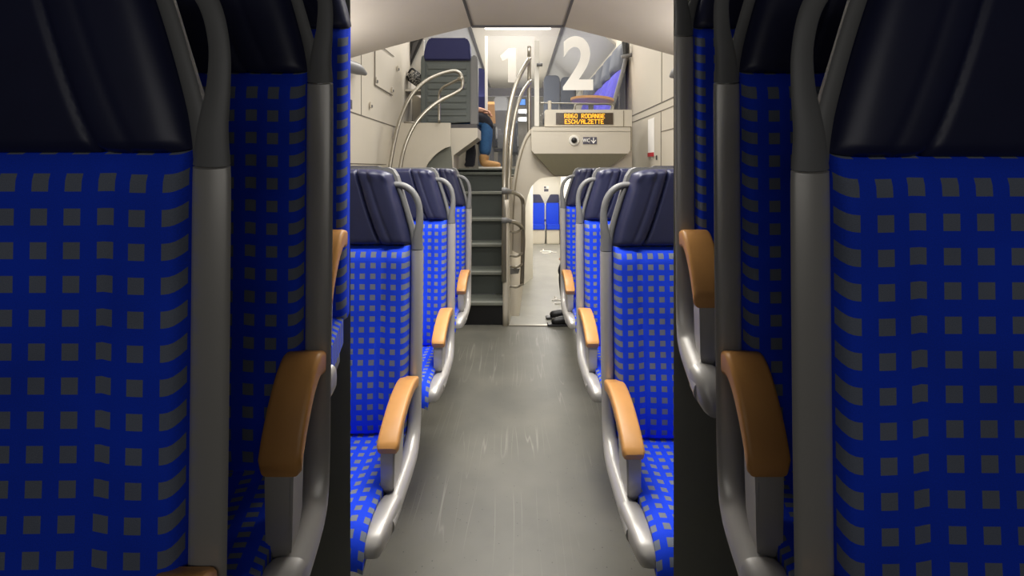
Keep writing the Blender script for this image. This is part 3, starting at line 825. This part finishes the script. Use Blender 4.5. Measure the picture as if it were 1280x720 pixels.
# cross beam and far interior
struct('trim_11', plate([(609, 110), (668, 110), (720, 110), (720, 120), (609, 120)], 9.2, .08), mat('dark cross beam', srgb(44, 40, 44), .6))
struct('wall_far', bx((-1.2, 12.5, 1.24), (1.2, 12.56, 3.3)), mat('far end wall', srgb(205, 200, 190), .6, noise=.15, nscale=4))
t = thing('information_screen', 'small lit blue screen far down the upper deck', 'screen', at(652, 127, 12.45))
obj('display', rel(plate([(647, 124), (656.5, 124), (656.5, 131), (647, 131)], 12.45, .02), t), M['blueglow'], t)
obj('casing', rel(plate([(646, 123), (657.5, 123), (657.5, 132), (646, 132)], 12.475, .025), t), M['shell'], t)
for y0, lab in ((139, 'upper bright far window pane at the end of the upper deck'), (149, 'lower bright far window pane at the end of the upper deck')):
    t = thing('far_window', lab, 'window', at(652, y0, 12.3))
    obj('pane', rel(plate([(648, y0-2), (658, y0-2.5), (658, y0+2.5), (648, y0+2)], 12.3, .02), t), M['lamp'], t)
    obj('frame', rel(plate([(647, y0-3.2), (659, y0-3.4), (659, y0+3.4), (647, y0+3.2)], 12.33, .03), t), M['shell'], t)
t = thing('table_board', 'orange brown wooden table board behind the seated person', 'table', at(614, 156, 7.4))
obj('board', rel(plate([(609, 127), (618, 127), (619.5, 154), (609, 156)], 7.4, .03), t), M['wood'], t)
obj('leg', rel(bx(at(612, 210.8, 7.4), at(615, 156, 7.4)+Vector((0, .04, 0))), t), M['shell'], t)
def far_seat(px, w, y0, y1, Y, label, m1, m2):
    t = thing('upper_deck_seat', label, 'seat', at(px, 209, Y), 0, 'far upper deck seats')
    bm = plate([(px-w, y0+4), (px-w*.7, y0), (px+w*.7, y0), (px+w, y0+4), (px+w, y1), (px-w, y1)], Y, .12)
    bmesh.ops.bevel(bm, geom=bm.edges[:], offset=.015, segments=2, affect='EDGES')
    obj('backrest', rel(bm, t), m1, t, True, 50)
    bm = plate([(px-w, y1-4), (px+w, y1-4), (px+w, y1+3), (px-w, y1+3)], Y+.02, .45)
    obj('seat_cushion', rel(bm, t), m2, t)
    obj('pedestal', rel(plate([(px-w*.4, y1+3), (px+w*.4, y1+3), (px+w*.4, 208), (px-w*.4, 208)], Y+.15, .12), t), M['shell'], t)
    obj('armrest', rel(tb([at(px+w*.9, y1-20, Y), at(px+w*.95, y1-14, Y-.2), at(px+w*1.0, y1-6, Y-.3)], .02, seg=8), t), M['shell'], t, True)
far_seat(626, 9, 120, 186, 8.2, 'tall grey seat back seen between the stair rails and the table board', M['shell'], M['darkcloth'])
far_seat(615, 6.0, 157, 180, 7.6, 'low dark seat below the wooden table board', M['darkcloth'], M['darkcloth'])
far_seat(600, 6, 85, 176, 6.6, 'navy seat just right of the grey upper seat', M['navy'], M['darkcloth'])
far_seat(643, 4.5, 150, 190, 10.4, 'small far seat below the bright window panes', M['greyleather'], M['darkcloth'])
far_seat(690, 10, 94, 150, 8.9, 'dark slate seat behind the glass, left part of the far bank', M['greyleather'], M['darkcloth'])
far_seat(710, 9, 96, 150, 8.9, 'dark slate seat behind the glass, right part of the far bank', M['greyleather'], M['darkcloth'])
t = thing('mirror_display', 'faint reddish display lettering seen through the glass', 'display', at(690, 106, 9.3))
obj('screen', rel(plate([(678, 102), (703, 102), (703, 110), (678, 110)], 9.3, .03), t), mat('unlit display', (.09, .07, .07, 1), .3), t)
led('RB60 RODANGE', 680, 102.8, 20, 2.8, 9.29, t, M['orangeled'])
led('ESCH/ALZETTE', 680, 106.5, 20, 2.8, 9.29, t, M['orangeled'])

# longitudinal blue seats along the right side of the upper deck, backs leaning to the wall
def side_seat(y0, y1, idx, label):
    t = thing('side_bench_seat', label, 'seat', (1.0, (y0+y1)/2, 1.24), 0, 'upper right bench seats')
    # profile in x-z (leaning outward to the wall)
    A, B, C = (.985, 1.80), (1.115, 2.30), (1.165, 2.60)
    def slab(p, q, th, ins, mm, name):
        def fr(u, v):
            x = lerp(p[0], q[0], v)-th*rim(u, 4)*(.6+.4*rim(v, 10)); return (x, lerp(y0+ins, y1-ins, u), lerp(p[1], q[1], v))
        def bk(u, v): return (lerp(p[0], q[0], v)+.03, lerp(y0+ins, y1-ins, u), lerp(p[1], q[1], v))
        return obj(name, rel(pad(12, 8, fr, bk), t), mm, t, True, 60)
    slab(A, B, .05, .01, M['stripeblue'], 'backrest')
    slab(B, C, .075, .02, M['greyleather'], 'headrest')
    obj('seat_cushion', rel(bx((.62, y0+.01, 1.66), (1.0, y1-.01, 1.76), .02), t), M['stripeblue'], t, True, 40)
    obj('pedestal', rel(bx((.85, y0+.1, 1.24), (.95, y1-.1, 1.66)), t), M['shell'], t)
    return t
YB = [5.28, 5.83, 6.4, 7.0, 7.6, 8.2]
for i in range(5):
    t = side_seat(YB[i], YB[i+1], i, ['violet blue bench seat at the upper right, nearest to the console', 'violet blue bench seat at the upper right, second from the console', 'violet blue bench seat at the upper right, third from the console',
              'violet blue bench seat at the upper right, fourth from the console', 'violet blue bench seat at the upper right, farthest from the console'][i])
    if i == 0:
        obj('side_frame', rel(tb([(.94, 5.26, 1.66), (1.0, 5.26, 1.84), (1.135, 5.26, 2.32), (1.16, 5.26, 2.44)], .022, seg=10), t), M['shell'], t, True)
t = thing('grip_strap', 'dark strap with grey hook at the top of the nearest bench seat', 'hook', at(781, 69, 5.2))
obj('strap', rel(plate([(777.5, 52), (784, 52), (786, 67), (779, 69)], 5.2, .02), t), M['black'], t)
obj('hook', rel(tb([at(777, 71.5, 5.18), at(785, 69.5, 5.18), at(790, 68.5, 5.18)], .02, seg=10), t), M['shell'], t, True)
# wooden table over a steel frame, behind the console
t = thing('oval_table', 'light wooden oval table with steel frame above the console', 'table', at(740, 136, 5.2))
def oval(px, w, zt, Y, ry, th):
    bm = bmesh.new(); c0 = at(px, 128, Y); n = 32
    rx = w/F*Y
    f = [(c0.x+rx*math.cos(q*2*math.pi/n), Y+ry*math.sin(q*2*math.pi/n), zt+th) for q in range(n)]
    k = [(a, b_, zt) for a, b_, _ in f]
    prism(bm, f, k); return bm
ot = oval(740, 27, 0, 5.0, .22, .025)
for v in ot.verts:
    v.co.z += at(740, 127, 5.0).z
bmesh.ops.rotate(ot, cent=at(740, 127, 5.0), matrix=Matrix.Rotation(math.radians(-2), 3, 'X'), verts=ot.verts)
bmesh.ops.rotate(ot, cent=at(740, 127, 5.0), matrix=Matrix.Rotation(math.radians(2.5), 3, 'Y'), verts=ot.verts)
obj('table_top', rel(ot, t), M['wood'], t)
r_([at(717, 140, 4.75), at(719, 132, 4.75), at(723, 130, 4.75), at(745, 130, 4.75), at(764, 131, 4.75), at(766, 140, 4.75)], .010, t, 'frame')
obj('leg', rel(bx(at(736, 211, 5.0), at(742, 131, 5.0)+Vector((0, .04, 0))), t), M['shell'], t)

# ------------------------------------------------------------------ people
def skinned(name, verts, edges, radii, m, par, root=0, sub=2):
    me = bpy.data.meshes.new(name); me.from_pydata(verts, edges, []); me.update()
    o = bpy.data.objects.new(name, me); COL.objects.link(o)
    md = o.modifiers.new('skin', 'SKIN'); md.use_smooth_shade = True
    for i, r in enumerate(radii):
        r = r if isinstance(r, tuple) else (r, r)
        me.skin_vertices[0].data[i].radius = r
        me.skin_vertices[0].data[i].use_root = (i == root)
    s = o.modifiers.new('sub', 'SUBSURF'); s.levels = sub; s.render_levels = sub
    dg = bpy.context.evaluated_depsgraph_get()
    m2 = bpy.data.meshes.new_from_object(o.evaluated_get(dg)); bpy.data.objects.remove(o)
    m2.name = name; m2.materials.clear(); m2.materials.append(m)
    for p in m2.polygons: p.use_smooth = True
    q = bpy.data.objects.new(name, m2); COL.objects.link(q); q.parent = par
    return q

def person(label, loc, rz, scale, trousers, jacket, shoes):
    """seated figure facing +x locally, feet on z=0"""
    t = thing('person', label, 'person', loc, rz); t.scale = (scale,)*3
    V, E, R = [], [], []
    def add(p, r, link=None):
        V.append(p); R.append(r)
        if link is not None: E.append((link, len(V)-1))
        return len(V)-1
    pel = add((0, 0, .56), (.12, .15)); sp = add((-.03, 0, .74), (.11, .14), pel); ch = add((0, 0, .96), (.11, .16), sp)
    nk = add((.03, 0, 1.10), .055, ch); hd0 = add((.05, 0, 1.17), .065, nk); hd1 = add((.06, 0, 1.25), (.095, .075), hd0); hd2 = add((.05, 0, 1.34), (.075, .065), hd1)
    add((.155, 0, 1.235), .012, hd1)                       # nose
    for s in (-1, 1):
        hip = add((.05, s*.09, .54), .085, pel); kn = add((.46, s*.11, .53), .058, hip)
        ca = add((.45, s*.11, .36), .056, kn); an = add((.43, s*.11, .10), .036, ca); he = add((.44, s*.11, .05), .036, an); add((.60, s*.12, .03), .03, he)
        sh = add((0, s*.18, .99), .055, ch); el = add((.12, s*.24, .74), .042, sh); wr = add((.34, s*.14, .66), .028, el)
        pa = add((.41, s*.12, .65), (.022, .036), wr)
        for k, (dy, ln) in enumerate(((-.030, .075), (-.010, .088), (.010, .082), (.030, .065))):
            a = add((.45, s*.12+dy, .645), .0095, pa); b = add((.45+ln*.5, s*.12+dy, .635), .009, a); add((.45+ln*.75, s*.12+dy, .605), .008, b)
        th = add((.395, s*.12-s*.045, .645), .011, wr); add((.43, s*.12-s*.062, .63), .009, th)
    skinned('body', V, E, R, M['skin'], t)
    # clothing grown a little larger over the body
    V, E, R = [], [], []
    pel = add((0, 0, .57), (.135, .165)); sp = add((-.03, 0, .74), (.13, .16), pel); ch = add((0, 0, .96), (.125, .175), sp); add((.02, 0, 1.06), .08, ch)
    for s in (-1, 1):
        sh = add((0, s*.18, .99), .07, ch); el = add((.12, s*.24, .74), .058, sh); add((.33, s*.145, .662), .042, el)
    for s in (-1, 1):
        hip = add((.05, s*.09, .56), .11, pel); kn = add((.46, s*.11, .555), .086, hip); add((.505, s*.11, .43), .055, kn)
    skinned('jacket', V, E, R, jacket, t)
    V, E, R = [], [], []
    pel = add((0, 0, .54), (.13, .16))
    for s in (-1, 1):
        hip = add((.06, s*.09, .54), .098, pel); kn = add((.46, s*.11, .53), .074, hip); ca = add((.455, s*.11, .36), .070, kn); add((.435, s*.11, .14), .062, ca)
    skinned('trousers', V, E, R, trousers, t)
    for s in (-1, 1):
        V, E, R = [], [], []
        a = add((.43, s*.11, .17), .055); b = add((.43, s*.11, .06), (.055, .05), a); c_ = add((.55, s*.115, .045), (.042, .045), b); add((.62, s*.12, .04), (.034, .04), c_)
        sh = skinned('shoe', V, E, R, shoes, t)
        so = obj('sole', bx((.375, s*.115-.045, .0), (.655, s*.115+.045, .022), .01), M['white'] if shoes is M['tan'] else M['black'], sh)
    # hair and eyes
    bm = bmesh.new(); bmesh.ops.create_uvsphere(bm, u_segments=20, v_segments=12, radius=.105)
    for v in bm.verts:
        v.co.z *= 1.05
        if v.co.x > .03 and v.co.z < .05: v.co.x = .03
        if v.co.z < -.06: v.co.z = -.06
    shift(bm, Vector((.035, 0, 1.31))); obj('hair', bm, M['brownhair'], t, True)
    for s in (-1, 1):
        bm = bmesh.new(); bmesh.ops.create_uvsphere(bm, u_segments=10, v_segments=8, radius=.012); shift(bm, Vector((.138, s*.032, 1.262)))
        obj('eye', bm, M['black'], t, True)
    return t
person('person in jeans and tan boots sitting sideways at the stair head', (-.80, 5.62, 1.24), 0, 1.0, M['jeans'], M['darkcloth'], M['tan'])
t = thing('dark_leg_standin', 'black bag shape standing in for a dark leg beside the tan boots', 'bag', at(587, 209, 5.35))  # bag shape built in place of a dark trouser leg and shoe
bm = plate([(583, 182), (592, 176), (594, 190), (592, 208.5), (580, 208.5), (581, 203), (583, 200)], 5.35, .14)
bmesh.ops.bevel(bm, geom=bm.edges[:], offset=.012, segments=2, affect='EDGES')
obj('pouch', rel(bm, t), M['darkcloth'], t, True, 50)
obj('strap', rel(tb([at(585, 182, 5.42), at(588, 172, 5.42), at(592, 178, 5.42)], .012, seg=8), t), M['black'], t, True)
person('person in black trousers and shoes half hidden behind the third right seat', (.765, 4.03, 0), math.pi, .80, M['darkcloth'], M['darkcloth'], M['black'])
t = thing('folding_seat', 'folding seat at the right wall under the half hidden person', 'seat', (1.0, 4.03, 0))
obj('seat_cushion', rel(bx((.58, 3.84, .25), (1.17, 4.18, .305), .015), t), M['plainblue'], t)
obj('backrest', rel(bx((1.10, 3.84, .36), (1.18, 4.18, .95), .02), t), M['plainblue'], t)
obj('pedestal', rel(bx((.92, 3.98, 0), (1.02, 4.08, .25)), t), M['shell'], t)

# ------------------------------------------------------------------ light
def area(name, loc, rot, sx, sy, power, col=(1, .93, .82)):
    l = bpy.data.lights.new(name, 'AREA'); l.shape = 'RECTANGLE'; l.size = sx; l.size_y = sy; l.energy = power; l.color = col
    if name == 'saloon_lamp': l.spread = math.radians(115)
    o = bpy.data.objects.new(name, l); COL.objects.link(o); o.location = loc; o.rotation_euler = [math.radians(a) for a in rot]; return o
W1 = (1, .972, .925)
area('saloon_lamp', (0, 2.0, 2.16), (0, 0, 0), .5, 1.3, 15, W1)
area('seat_front_fill', (0, 1.12, 2.1), (55, 0, 0), 1.6, .25, 23, W1)  # unseen fill added behind the bulkhead top to brighten the seat fronts
area('saloon_lamp_rear', (0, 3.6, 2.21), (0, 0, 0), .5, .2, 12, W1)
for sx in (-1, 1):
    area('low_ceiling_fill', (sx*1.0, 2.1, 1.7), (180, 0, 0), .3, 1.6, 5.5, W1)  # added upward fill for the low ceiling, not a rack fitting
area('stair_lamp', (0, 4.0, 3.3), (0, 0, 0), 1.8, 1.0, 27, W1)
area('upper_lamp', (0, 6.0, 3.40), (0, 0, 0), 1.6, .8, 55, W1)
area('upper_fill_far', (0, 9.0, 3.12), (0, 0, 0), .9, 4.0, 22, W1)  # added glowing panel under a ceiling lining that is no lamp
area('upper_ceiling_fill', (0, 8.5, 2.2), (180, 0, 0), 1.2, 4.0, 42, W1)  # added fill aimed up to lighten the upper ceiling, unseen from below
area('passage_lamp', (.65, 9.6, 1.15), (0, 0, 0), .6, 3.4, 50, W1)
area('passage_lamp_near', (.45, 5.6, 1.16), (0, 0, 0), .5, 1.4, 15, W1)
area('front_fill', (0, -1.1, 1.6), (88, 0, 0), 1.8, .6, 3.4, W1)  # weak fill added behind the viewpoint for the dim side seats
w = bpy.data.worlds.new('World'); sc.world = w; w.use_nodes = True
w.node_tree.nodes['Background'].inputs['Color'].default_value = (.9, .85, .78, 1)
w.node_tree.nodes['Background'].inputs['Strength'].default_value = .05

cam = bpy.data.cameras.new('Camera'); co = bpy.data.objects.new('Camera', cam); COL.objects.link(co)
co.location = (0, 0, H); co.rotation_euler = (math.radians(90), 0, 0)
cam.sensor_fit = 'HORIZONTAL'; cam.sensor_width = 36; cam.lens = 36*F/1280
cam.shift_x = -(CX-640)/1280; cam.shift_y = -(360-CY)/1280
cam.clip_start = .02; cam.clip_end = 60
sc.camera = co
sc.cycles.caustics_reflective = False
sc.cycles.caustics_refractive = False
sc.view_settings.view_transform = 'Standard'
sc.view_settings.look = 'None'
